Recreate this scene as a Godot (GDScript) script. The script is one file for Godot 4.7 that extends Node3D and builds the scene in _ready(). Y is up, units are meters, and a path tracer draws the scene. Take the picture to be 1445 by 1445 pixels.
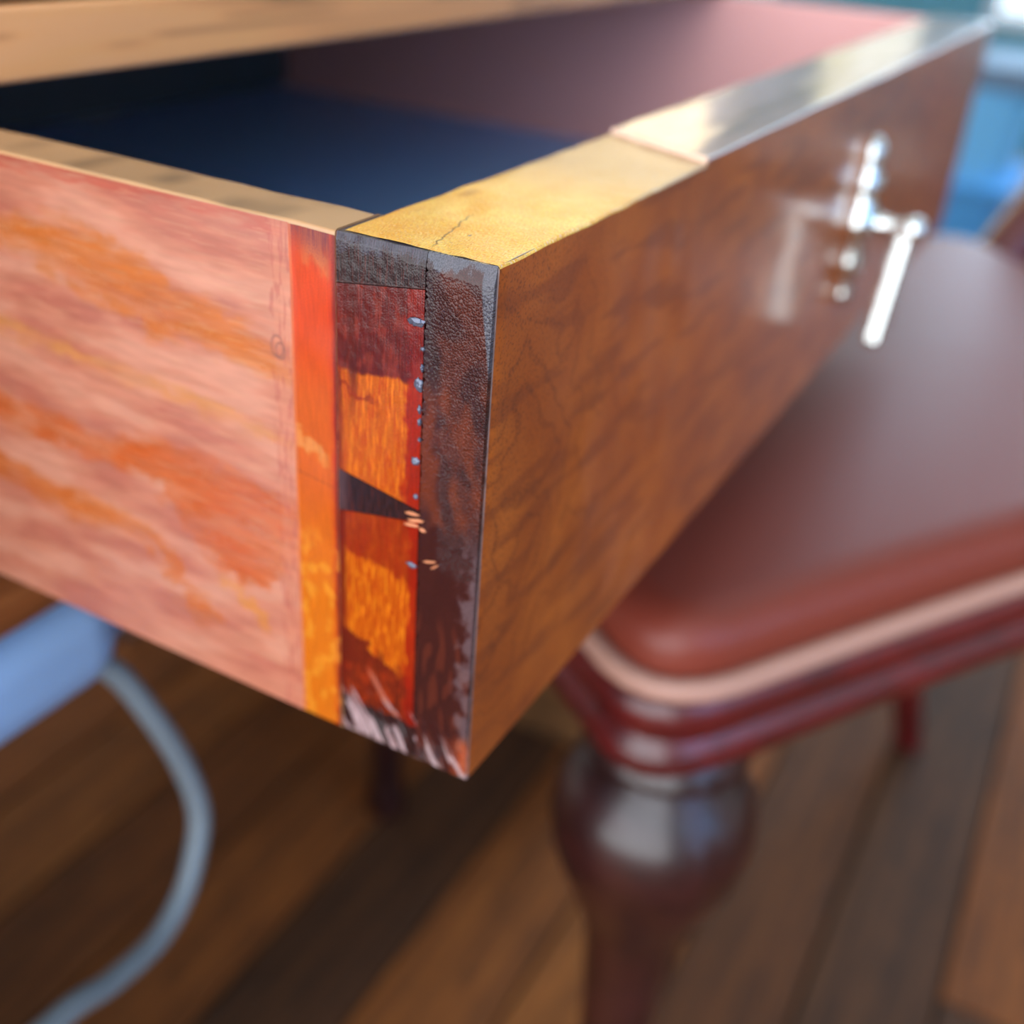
extends Node3D
# Open desk drawer seen close up at its dovetailed corner, a chair pulled up beside it, a room with tall windows.
# The drawer's outer top front corner stands at x 0, z 0, height TOP; +x runs along the drawer front, -z into the desk.

const TOP := 0.63
const TALL := 0.10
const WIDE := 0.50
const THICK := 0.0283
const SIDE := 0.0125
const LAP := 0.0117
const DETAIL := 1.0          # share of the full texture size

var noises := {}


# ---------------------------------------------------------------- mesh helpers
class Shape:
	var v := PackedVector3Array()
	var n := PackedVector3Array()
	var uv := PackedVector2Array()
	var idx := PackedInt32Array()

	# a grid of (nu+1) x (nv+1) points; f(i, j) gives [point, uv]; inside is a point within the solid
	func grid(nu: int, nv: int, f: Callable, inside: Vector3) -> void:
		var first := v.size()
		for j in nv + 1:
			for i in nu + 1:
				var r: Array = f.call(i, j)
				v.append(r[0])
				uv.append(r[1])
				n.append(Vector3.ZERO)
		var start := idx.size()
		var facing := 0.0
		for j in nv:
			for i in nu:
				var a := first + j * (nu + 1) + i
				var b := a + 1
				var c := a + nu + 1
				var d := c + 1
				idx.append_array(PackedInt32Array([a, b, d, a, d, c]))
				var face := (v[d] - v[a]).cross(v[b] - v[a]) + (v[c] - v[a]).cross(v[d] - v[a])
				facing += face.dot(v[a] + v[d] - inside * 2.0)
		finish(first, start, facing)

	func finish(first: int, start: int, facing: float) -> void:
		for t in range(start, idx.size(), 3):
			if facing < 0.0:
				var swap := idx[t + 1]
				idx[t + 1] = idx[t + 2]
				idx[t + 2] = swap
			var a := idx[t]
			var face := (v[idx[t + 2]] - v[a]).cross(v[idx[t + 1]] - v[a])
			for k in 3:
				n[idx[t + k]] += face
		for k in range(first, n.size()):
			n[k] = n[k].normalized() if n[k].length_squared() > 0.0 else Vector3.UP

	func fan(points: PackedVector3Array, inside: Vector3) -> void:
		var first := v.size()
		var mid := Vector3.ZERO
		for p in points:
			mid += p
		mid /= points.size()
		for p in points:
			v.append(p)
			uv.append(Vector2(p.x, p.z))
			n.append(Vector3.ZERO)
		v.append(mid)
		uv.append(Vector2(mid.x, mid.z))
		n.append(Vector3.ZERO)
		var start := idx.size()
		var facing := 0.0
		for k in points.size():
			var a := first + k
			var b := first + (k + 1) % points.size()
			var c := first + points.size()
			idx.append_array(PackedInt32Array([a, b, c]))
			facing += (v[c] - v[a]).cross(v[b] - v[a]).dot(v[a] - inside)
		finish(first, start, facing)

	# box with rounded edges; steps 1 gives a chamfer
	func block(at: Vector3, size: Vector3, r: float, steps := 2, turn := Basis.IDENTITY) -> void:
		var h := size / 2.0
		for axis in 3:
			for side: float in [-1.0, 1.0]:
				var u := (axis + 1) % 3
				var w := (axis + 2) % 3
				var us := ticks(h[u], r, steps)
				var ws := ticks(h[w], r, steps)
				var first := v.size()
				for q: float in ws:
					for p: float in us:
						var c := Vector3.ZERO
						c[axis] = side * h[axis]
						c[u] = p
						c[w] = q
						var core := c.clamp(-h + Vector3.ONE * r, h - Vector3.ONE * r)
						var out := (c - core).normalized()
						v.append(at + turn * (core + out * r))
						n.append(turn * out)
						uv.append(Vector2(c[u], c[w]))
				for j in ws.size() - 1:
					for i in us.size() - 1:
						var a := first + j * us.size() + i
						var b := a + 1
						var e := a + us.size()
						var d := e + 1
						idx.append_array(PackedInt32Array([a, d, b, a, e, d]) if side > 0.0 else PackedInt32Array([a, b, d, a, d, e]))

	func ticks(h: float, r: float, steps: int) -> PackedFloat32Array:
		var t := PackedFloat32Array()
		for k in steps:
			t.append(-h + r * (1.0 - cos(PI / 2.0 * k / steps)) * 0.999 if steps > 1 else -h)
		t.append(-h + r)
		t.append(h - r)
		for k in range(steps - 1, -1, -1):
			t.append(h - r * (1.0 - cos(PI / 2.0 * k / steps)) * 0.999 if steps > 1 else h)
		return t

	# turned shape round an axis: profile of (radius, height along up)
	func lathe(at: Vector3, profile: PackedVector2Array, sides := 24, turn := Basis.IDENTITY, flat := 1.0) -> void:
		var mid := at + turn * Vector3(0, (profile[0].y + profile[-1].y) / 2.0, 0)
		grid(sides, profile.size() - 1, func(i: int, j: int) -> Array:
			var a := TAU * i / sides
			var p := profile[j]
			return [at + turn * Vector3(cos(a) * p.x, p.y, sin(a) * p.x * flat), Vector2(float(i) / sides, p.y)], mid)
		for end: int in [0, profile.size() - 1]:
			var ring := PackedVector3Array()
			for i in sides:
				var a := TAU * i / sides
				ring.append(at + turn * Vector3(cos(a) * profile[end].x, profile[end].y, sin(a) * profile[end].x * flat))
			fan(ring, mid)

	# round tube along a line of points, radius from radii (one for all, or one each)
	func tube(points: PackedVector3Array, radii: PackedFloat32Array, sides := 12, closed := false, flat := 1.0) -> void:
		var count := points.size()
		var frames := []
		var up := Vector3.UP
		for k in count:
			var ahead := points[(k + 1) % count] if closed else points[mini(k + 1, count - 1)]
			var back := points[(k - 1 + count) % count] if closed else points[maxi(k - 1, 0)]
			var along := (ahead - back).normalized()
			if k == 0 and absf(along.dot(up)) > 0.9:
				up = Vector3.RIGHT
			var across := along.cross(up).normalized()
			up = across.cross(along).normalized()
			frames.append([across, up])
		var rings := count if closed else count - 1
		var first := v.size()
		for k in rings + 1:
			var q := k % count
			var r := radii[mini(q, radii.size() - 1)]
			for i in sides + 1:
				var a := TAU * i / sides
				var out: Vector3 = frames[q][0] * cos(a) * flat + frames[q][1] * sin(a)
				v.append(points[q] + out * r)
				n.append((frames[q][0] * cos(a) + frames[q][1] * sin(a) * flat).normalized())
				uv.append(Vector2(float(i) / sides, float(k) / rings))
		for k in rings:
			for i in sides:
				var a := first + k * (sides + 1) + i
				var c := a + sides + 1
				idx.append_array(PackedInt32Array([a, a + 1, c, a + 1, c + 1, c]))
		if not closed:
			for k: int in [0, count - 1]:
				var ring := PackedVector3Array()
				for i in sides:
					ring.append(v[first + k * (sides + 1) + i])
				fan(ring, points[count / 2])

	func arrays() -> Array:
		var a := []
		a.resize(Mesh.ARRAY_MAX)
		a[Mesh.ARRAY_VERTEX] = v
		a[Mesh.ARRAY_NORMAL] = n
		a[Mesh.ARRAY_TEX_UV] = uv
		a[Mesh.ARRAY_INDEX] = idx
		return a


func mesh_of(shapes: Array, mats: Array) -> ArrayMesh:
	var m := ArrayMesh.new()
	for k in shapes.size():
		m.add_surface_from_arrays(Mesh.PRIMITIVE_TRIANGLES, shapes[k].arrays())
		m.surface_set_material(k, mats[k])
	return m


func obj(called: String, shapes, mats, parent: Node = self) -> MeshInstance3D:
	var o := MeshInstance3D.new()
	o.name = called
	o.mesh = mesh_of(shapes, mats) if shapes is Array else mesh_of([shapes], [mats])
	parent.add_child(o, true)
	return o


func tag(o: Node, label: String, category: String, group := "") -> void:
	o.set_meta("label", label)
	o.set_meta("category", category)
	if group:
		o.set_meta("group", group)


func base(called: String, at: Vector3, turn := 0.0) -> Node3D:
	var o := Node3D.new()
	o.name = called
	add_child(o, true)
	o.position = at
	o.rotation.y = turn
	return o


func numbered(called: String, k: int) -> String:
	return called if k == 0 else "%s_%03d" % [called, k]


# ---------------------------------------------------------------- texture helpers
func nz(kind: String, frequency: float, number: int, octaves := 3) -> FastNoiseLite:
	var key := "%s %f %d %d" % [kind, frequency, number, octaves]
	if not noises.has(key):
		var f := FastNoiseLite.new()
		f.noise_type = FastNoiseLite.TYPE_CELLULAR if kind == "cell" else FastNoiseLite.TYPE_SIMPLEX
		f.fractal_type = FastNoiseLite.FRACTAL_NONE if octaves == 1 else FastNoiseLite.FRACTAL_FBM
		f.fractal_octaves = octaves
		f.cellular_return_type = FastNoiseLite.RETURN_DISTANCE
		f.frequency = frequency
		f.seed = number
		noises[key] = f
	return noises[key]


func paint(wide: int, high: int, f: Callable) -> ImageTexture:
	var w := int(wide * DETAIL)
	var h := int(high * DETAIL)
	var bytes := PackedByteArray()
	bytes.resize(w * h * 3)
	var k := 0
	for j in h:
		for i in w:
			var c: Color = f.call((i + 0.5) / w, (j + 0.5) / h)
			bytes[k] = clampi(int(c.r * 255.0 + 0.5), 0, 255)
			bytes[k + 1] = clampi(int(c.g * 255.0 + 0.5), 0, 255)
			bytes[k + 2] = clampi(int(c.b * 255.0 + 0.5), 0, 255)
			k += 3
	return ImageTexture.create_from_image(Image.create_from_data(w, h, false, Image.FORMAT_RGB8, bytes))


func relief(wide: int, high: int, f: Callable) -> ImageTexture:
	var w := int(wide * DETAIL)
	var h := int(high * DETAIL)
	var bytes := PackedByteArray()
	bytes.resize(w * h)
	var k := 0
	for j in h:
		for i in w:
			bytes[k] = clampi(int(float(f.call((i + 0.5) / w, (j + 0.5) / h)) * 255.0 + 0.5), 0, 255)
			k += 1
	return ImageTexture.create_from_image(Image.create_from_data(w, h, false, Image.FORMAT_L8, bytes))


# coarse coverage of a polygon (millimetres), softened, to be read with cover()
func coverage(poly: PackedVector2Array, lo: Vector2, hi: Vector2, w: int, h: int, soft: int) -> Dictionary:
	var a := PackedFloat32Array()
	a.resize(w * h)
	for j in h:
		for i in w:
			if Geometry2D.is_point_in_polygon(lo + (hi - lo) * Vector2((i + 0.5) / w, (j + 0.5) / h), poly):
				a[j * w + i] = 1.0
	for turn in 2:
		for way in 2:
			var b := PackedFloat32Array()
			b.resize(w * h)
			for j in h:
				for i in w:
					var sum := 0.0
					for s in range(-soft, soft + 1):
						sum += a[clampi(j + (s if way else 0), 0, h - 1) * w + clampi(i + (0 if way else s), 0, w - 1)]
					b[j * w + i] = sum / (2 * soft + 1)
			a = b
	return {"a": a, "lo": lo, "hi": hi, "w": w, "h": h}


func cover(d: Dictionary, x: float, y: float) -> float:
	var fx: float = clampf((x - d.lo.x) / (d.hi.x - d.lo.x) * d.w - 0.5, 0.0, d.w - 1.001)
	var fy: float = clampf((y - d.lo.y) / (d.hi.y - d.lo.y) * d.h - 0.5, 0.0, d.h - 1.001)
	var i := int(fx)
	var j := int(fy)
	var a: PackedFloat32Array = d.a
	var w: int = d.w
	var top := lerpf(a[j * w + i], a[j * w + i + 1], fx - i)
	return lerpf(top, lerpf(a[(j + 1) * w + i], a[(j + 1) * w + i + 1], fx - i), fy - j)


func sm(a: float, b: float, x: float) -> float:
	return smoothstep(a, b, x)


func rgb(r: float, g: float, b: float) -> Color:
	return Color(r / 255.0, g / 255.0, b / 255.0)


func mat(called: String, color: Color, rough: float, metal := 0.0) -> StandardMaterial3D:
	var m := StandardMaterial3D.new()
	m.resource_name = called
	m.albedo_color = color
	m.roughness = rough
	m.metallic = metal
	return m


func coat(m: StandardMaterial3D, amount: float, rough: float) -> StandardMaterial3D:
	m.clearcoat_enabled = true
	m.clearcoat = amount
	m.clearcoat_roughness = rough
	return m


func bump(m: StandardMaterial3D, t: Texture2D, centimetres: float) -> StandardMaterial3D:
	m.heightmap_enabled = true
	m.heightmap_texture = t
	m.heightmap_scale = centimetres
	return m


func grained(called: String, color: Color, rough: float, scale: Vector3, t: Texture2D, offset := Vector3.ZERO) -> StandardMaterial3D:
	var m := mat(called, color, rough)
	m.albedo_texture = t
	m.uv1_triplanar = true
	m.uv1_scale = scale
	m.uv1_offset = offset
	return m


# ---------------------------------------------------------------- the scene
var M := {}


func _ready() -> void:
	view_and_light()
	materials()
	room()
	desk()
	drawer()
	chair()
	power_strip()
	tubs()


func view_and_light() -> void:
	var cam := Camera3D.new()
	cam.name = "camera"
	add_child(cam)
	var lens := CameraAttributesPhysical.new()
	lens.frustum_focal_length = 26.0
	lens.frustum_focus_distance = 0.1635
	lens.exposure_aperture = 5.9
	lens.frustum_near = 0.02
	lens.frustum_far = 60.0
	cam.attributes = lens
	cam.transform = Transform3D(Basis(Vector3(0.4795, 0.0673, 0.8750), Vector3(0.4111, 0.8637, -0.2917), Vector3(-0.7753, 0.4995, 0.3864)).orthonormalized(), Vector3(-0.13624, TOP + 0.04909, 0.07352))
	cam.keep_aspect = Camera3D.KEEP_HEIGHT
	cam.fov = 49.634
	cam.near = 0.02
	cam.far = 60.0
	cam.current = true

	var around := WorldEnvironment.new()
	around.name = "world"
	var e := Environment.new()
	e.background_mode = Environment.BG_SKY
	var sky := Sky.new()
	var air := ProceduralSkyMaterial.new()
	air.sky_top_color = Color(0.36, 0.56, 0.86)
	air.sky_horizon_color = Color(0.80, 0.88, 0.96)
	air.ground_bottom_color = Color(0.70, 0.76, 0.80)
	air.ground_horizon_color = Color(0.86, 0.92, 0.96)
	air.sky_energy_multiplier = 1.6
	air.ground_energy_multiplier = 2.4
	sky.sky_material = air
	e.sky = sky
	e.tonemap_mode = Environment.TONE_MAPPER_LINEAR
	e.tonemap_exposure = 0.42
	e.sdfgi_enabled = true
	e.ssao_enabled = true
	e.ssil_enabled = true
	around.environment = e
	add_child(around)

	# daylight through the openings, one light just inside each
	daylight("window_daylight", Vector3(-1.13, 1.245, -0.10), Vector2(2.2, 2.11), PI / 2.0, Color(0.97, 0.97, 0.97), 2.9)
	daylight("window_daylight", Vector3(-0.42, 1.49, 2.23), Vector2(1.4, 1.76), PI, Color(0.55, 0.76, 1.0), 9.0)
	daylight("window_daylight", Vector3(3.17, 1.205, 0.255), Vector2(1.17, 1.55), -PI / 2.0, Color(0.82, 0.92, 1.0), 4.0)
	daylight("window_daylight", Vector3(3.17, 1.25, -0.61), Vector2(0.24, 1.5), -PI / 2.0, Color(1.0, 0.95, 0.72), 1.0)
	daylight("window_daylight", Vector3(3.17, 1.25, -1.45), Vector2(0.85, 1.5), -PI / 2.0, Color(1.0, 0.88, 0.62), 3.2)


func daylight(called: String, at: Vector3, size: Vector2, turn: float, color: Color, strength: float) -> void:
	# turn is the way that the light's own -z must swing from -z: a light faces -z
	var l := AreaLight3D.new()
	l.name = called
	add_child(l, true)
	l.position = at
	l.rotation.y = -turn
	l.area_size = size
	l.area_normalize_energy = false
	l.light_color = color
	l.light_energy = strength
	l.shadow_enabled = true
	l.area_range = 9.0
	l.area_attenuation = 2.0


func materials() -> void:
	# general wood figure, grain along u
	var g1 := nz("simplex", 1.0, 11, 4)
	var g2 := nz("simplex", 1.0, 12, 2)
	var figure := paint(384, 384, func(u: float, v: float) -> Color:
		var edge := minf(minf(u, 1.0 - u), 0.12) / 0.12
		var wave := g1.get_noise_2d(u * 2.0, v * 9.0) * 1.2
		var ring := 0.5 + 0.5 * sin((v * 15.0 + wave * 3.0) * TAU * 0.5)
		var pore := sm(0.25, 0.7, g2.get_noise_2d(u * 14.0, v * 150.0))
		var t := 0.80 + 0.20 * ring * edge + 0.16 * wave - 0.22 * pore
		return Color(t, t * 0.97, t * 0.93))
	M.figure = figure
	M.rail = coat(grained("desk_rail_wood", rgb(238, 166, 108), 0.4, Vector3(0.6, 2, 2), figure), 0.4, 0.25)
	M.rail_low = coat(grained("desk_low_rail_wood", rgb(150, 86, 42), 0.4, Vector3(1.5, 5, 5), figure), 0.4, 0.25)
	M.desk = coat(grained("desk_wood", rgb(150, 108, 70), 0.4, Vector3(1.5, 5, 5), figure), 0.4, 0.25)
	M.inside = mat("drawer_inside_wood", rgb(255, 186, 176), 0.5)
	M.backing = mat("drawer_back_dark_teal", rgb(72, 92, 96), 0.5)
	M.lining = mat("drawer_blue_lining", rgb(146, 188, 238), 0.4)
	M.mahogany_dark = coat(grained("dark_mahogany", rgb(52, 18, 18), 0.4, Vector3(2, 1, 2), figure), 0.6, 0.2)
	M.mahogany = coat(grained("mahogany", rgb(108, 20, 22), 0.4, Vector3(2, 1, 2), figure), 0.6, 0.2)
	M.leather = leather()
	M.piping = mat("chair_piping", rgb(182, 136, 118), 0.6)
	M.chrome = mat("handle_metal", rgb(232, 238, 236), 0.24, 1.0)
	M.white = mat("white_plastic", rgb(140, 172, 212), 0.4)
	M.cord = mat("cord_plastic", rgb(116, 126, 132), 0.5)
	M.socket = mat("socket_dark", rgb(60, 64, 70), 0.5)
	M.blue = mat("blue_plastic", rgb(120, 204, 255), 0.4)
	M.blue_deep = mat("deep_blue_plastic", rgb(86, 172, 236), 0.4)
	M.blue_rim = mat("pale_blue_lid", rgb(112, 140, 166), 0.7)
	M.wall = mat("teal_paint", rgb(96, 158, 176), 0.8)
	M.wall_pale = mat("pale_paint", rgb(206, 202, 194), 0.8)
	M.ceiling = mat("ceiling_paint", rgb(226, 224, 218), 0.85)
	M.frame = mat("window_frame_paint", rgb(232, 232, 228), 0.4)
	M.glass = mat("window_glass", Color(0.9, 0.95, 1.0, 0.08), 0.02)
	M.glass.transparency = BaseMaterial3D.TRANSPARENCY_ALPHA
	M.gap = mat("floor_gap", rgb(26, 18, 12), 0.9)
	var tones := [rgb(162, 94, 34), rgb(108, 62, 24), rgb(138, 78, 26), rgb(90, 54, 24), rgb(176, 106, 42)]
	M.planks = []
	for k in tones.size():
		M.planks.append(coat(grained("floorboard_%s" % ["honey", "brown", "russet", "dark", "amber"][k], tones[k], 0.75, Vector3(1.3, 6, 6), figure, Vector3(0.13 * k, 0, 0.37 * k)), 0.0, 0.3))


func leather() -> StandardMaterial3D:
	var m := mat("seat_leather", rgb(126, 52, 36), 0.46)
	var c := nz("cell", 0.25, 5, 1)
	m.uv1_triplanar = true
	m.uv1_scale = Vector3(12, 12, 12)
	bump(m, relief(256, 256, func(u: float, v: float) -> float: return 0.5 + 0.5 * c.get_noise_2d(u * 256.0, v * 256.0)), 0.02)
	return m


# ---------------------------------------------------------------- room
func structure(o: Node) -> void:
	o.set_meta("kind", "structure")


func slab(called: String, lo: Vector3, hi: Vector3, m: Material, parent: Node = self) -> MeshInstance3D:
	var s := Shape.new()
	s.block((lo + hi) / 2.0, hi - lo, 0.002, 1)
	return obj(called, s, m, parent)


func room() -> void:
	var fl := base("floor", Vector3.ZERO)
	structure(fl)
	slab("subfloor", Vector3(-1.4, -0.12, -2.3), Vector3(3.5, -0.012, 2.5), M.gap, fl)
	var rng := RandomNumberGenerator.new()
	rng.seed = 7
	var made := {}
	var row := 0
	var z := -2.095
	while z < 2.3:
		var wide := 0.0875
		var x := -1.2 - rng.randf() * 0.9
		while x < 3.3:
			var long: float = [1.1, 1.45, 1.8][rng.randi() % 3]
			var tone := rng.randi() % 5
			var key := "%s %d" % [long, tone]
			var from := maxf(x, -1.2)
			var to := minf(x + long - 0.0025, 3.3)
			if to - from > 0.05:
				if absf(to - from - long + 0.0025) > 0.0001:
					key = ""
				if key == "" or not made.has(key):
					var s := Shape.new()
					s.block(Vector3(0, -0.0065, 0), Vector3(to - from, 0.013, wide - 0.0032), 0.0016, 1)
					var m := mesh_of([s], [M.planks[tone]])
					if key:
						made[key] = m
					plank(fl, m, Vector3((from + to) / 2.0, rng.randf() * 0.0012 - 0.0012, z))
				else:
					plank(fl, made[key], Vector3((from + to) / 2.0, rng.randf() * 0.0012 - 0.0012, z))
			x += long
		z += wide
		row += 1

	var ceiling := slab("ceiling", Vector3(-1.4, 2.6, -2.3), Vector3(3.5, 2.75, 2.5), M.ceiling)
	structure(ceiling)
	wall("wall_back", Vector3(-1.4, 0, -2.3), Vector3(3.5, 2.6, -2.1), 0, [], M.wall_pale)
	wall("wall_front", Vector3(-1.4, 0, 2.3), Vector3(3.5, 2.6, 2.5), 0, [Rect2(-1.17, 0.57, 1.5, 1.84)], M.wall_pale)
	wall("wall_left", Vector3(-1.4, 0, -2.1), Vector3(-1.2, 2.6, 2.3), 2, [Rect2(-1.25, 0.14, 2.3, 2.21)], M.wall_pale)
	wall("wall_right", Vector3(3.3, 0, -2.1), Vector3(3.5, 2.6, 2.3), 2, [Rect2(-1.875, 0.55, 0.85, 1.46), Rect2(-0.73, 0.55, 0.24, 1.46), Rect2(-0.36, 0.40, 1.23, 1.61)], M.wall)
	window("window_5", -1.3, Rect2(-1.25, 0.14, 2.3, 2.21), 3)
	window("window_4", 2.4, Rect2(-1.17, 0.57, 1.5, 1.84), 2, true)
	window("window_1", 3.4, Rect2(-1.875, 0.55, 0.85, 1.46), 2)
	window("window_2", 3.4, Rect2(-0.73, 0.55, 0.24, 1.46), 1)
	window("window_3", 3.4, Rect2(-0.36, 0.40, 1.23, 1.61), 2)
	for b in [["baseboard_left", Vector3(-1.2, 0, -2.085), Vector3(-1.184, 0.09, 2.285)], ["baseboard_back", Vector3(-1.2, 0, -2.1), Vector3(3.3, 0.09, -2.085)], ["baseboard_right", Vector3(3.284, 0, -2.085), Vector3(3.3, 0.09, 2.285)], ["baseboard_front", Vector3(-1.2, 0, 2.285), Vector3(3.284, 0.09, 2.3)]]:
		structure(slab(b[0], b[1], b[2], M.frame))


func plank(fl: Node3D, m: Mesh, at: Vector3) -> void:
	var o := MeshInstance3D.new()
	o.name = numbered("floorboard", fl.get_child_count() - 1)
	o.mesh = m
	fl.add_child(o, true)
	o.position = at


# a wall slab with openings; openings are Rect2(along, up, width, height), along = z for walls across x
func wall(called: String, lo: Vector3, hi: Vector3, axis: int, holes: Array, m: Material) -> void:
	var s := Shape.new()
	var at := lo[axis]
	for h: Rect2 in holes:
		add_piece(s, lo, hi, axis, at, h.position.x, lo.y, hi.y)
		add_piece(s, lo, hi, axis, h.position.x, h.end.x, lo.y, h.position.y)
		add_piece(s, lo, hi, axis, h.position.x, h.end.x, h.end.y, hi.y)
		at = h.end.x
	add_piece(s, lo, hi, axis, at, hi[axis], lo.y, hi.y)
	structure(obj(called, s, m))


func add_piece(s: Shape, lo: Vector3, hi: Vector3, axis: int, from: float, to: float, low: float, high: float) -> void:
	var a := lo
	var b := hi
	a[axis] = from
	b[axis] = to
	a.y = low
	b.y = high
	s.block((a + b) / 2.0, b - a, 0.001, 1)


func window(called: String, x: float, r: Rect2, panes: int, across := false) -> void:
	var w := base(called, Vector3(r.get_center().x, r.position.y, x) if across else Vector3(x, r.position.y, r.get_center().x), PI / 2.0 if across else 0.0)
	structure(w)
	var half := r.size.x / 2.0
	var s := Shape.new()
	var bar := 0.03
	for side: float in [-1.0, 1.0]:
		s.block(Vector3(0, r.size.y / 2.0, side * (half - bar / 2.0)), Vector3(0.07, r.size.y, bar), 0.003, 1)
		s.block(Vector3(0, r.size.y / 2.0 + side * (r.size.y - bar) / 2.0, 0), Vector3(0.07, bar, r.size.x - bar * 2.0), 0.003, 1)
	obj("window_frame", s, M.frame, w)
	var wide := (r.size.x - bar * 2.0) / panes
	for k in panes:
		var z := -half + bar + wide * (k + 0.5)
		var p := Shape.new()
		p.block(Vector3(0, r.size.y / 2.0, z), Vector3(0.004, r.size.y - bar * 2.0, wide - 0.03), 0.001, 1)
		obj("pane", p, M.glass, w)
		if k > 0:
			var q := Shape.new()
			q.block(Vector3(0, r.size.y / 2.0, z - wide / 2.0), Vector3(0.05, r.size.y - bar * 2.0, 0.035), 0.003, 1)
			obj("mullion", q, M.frame, w)


# ---------------------------------------------------------------- desk
func desk() -> void:
	var d := base("desk", Vector3(0.25, 0, -0.44))
	tag(d, "brown wooden writing desk with the pulled-out drawer under its edge", "desk")
	var front := 0.30          # the front plane, z -0.14 in the room
	var x0 := -0.25            # room x to desk x
	var put := func(called: String, lo: Vector3, hi: Vector3, r: float, m: Material) -> void:
		var s := Shape.new()
		s.block((lo + hi) / 2.0, hi - lo, r, 2)
		obj(called, s, m, d)
	put.call("upper_rail", Vector3(-0.35, TOP + 0.0032, front - 0.02), Vector3(0.35, TOP + 0.0185, front + 0.005), 0.0015, M.rail)
	put.call("desktop", Vector3(-0.40, TOP + 0.0187, -0.30), Vector3(0.40, TOP + 0.045, front + 0.0045), 0.002, M.desk)
	put.call("lower_rail", Vector3(-0.35, TOP - 0.1293, front - 0.02), Vector3(0.35, TOP - 0.1032, front), 0.0015, M.rail_low)
	for side: float in [-1.0, 1.0]:
		put.call("added_shade_panel", Vector3(side * 0.339 - 0.011, 0.0, -0.27), Vector3(side * 0.339 + 0.011, TOP + 0.0185, front - 0.0205), 0.0015, M.desk)  # unseen solid panels added to keep window light off the floor below
		put.call("front_stile", Vector3(side * 0.3035 - 0.0465, TOP - 0.1028, front - 0.02), Vector3(side * 0.3035 + 0.0465, TOP + 0.003, front), 0.0015, M.rail_low)
	put.call("back_panel", Vector3(-0.313, TOP - 0.1293, -0.28), Vector3(0.313, TOP + 0.0185, -0.262), 0.0015, M.desk)
	for side: float in [-1.0, 1.0]:
		put.call("drawer_runner", Vector3(side * 0.285 - 0.028, TOP - 0.112, -0.26), Vector3(side * 0.285 + 0.028, TOP - 0.1032, front - 0.021), 0.001, M.desk)


# ---------------------------------------------------------------- drawer
func uv_joint(z: float, y: float) -> Vector2:
	return Vector2((z + 0.04) / 0.04, -y / TALL)


func uv_side(z: float, y: float) -> Vector2:
	return Vector2((z + 0.15) / 0.1125, -y / TALL)


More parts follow.
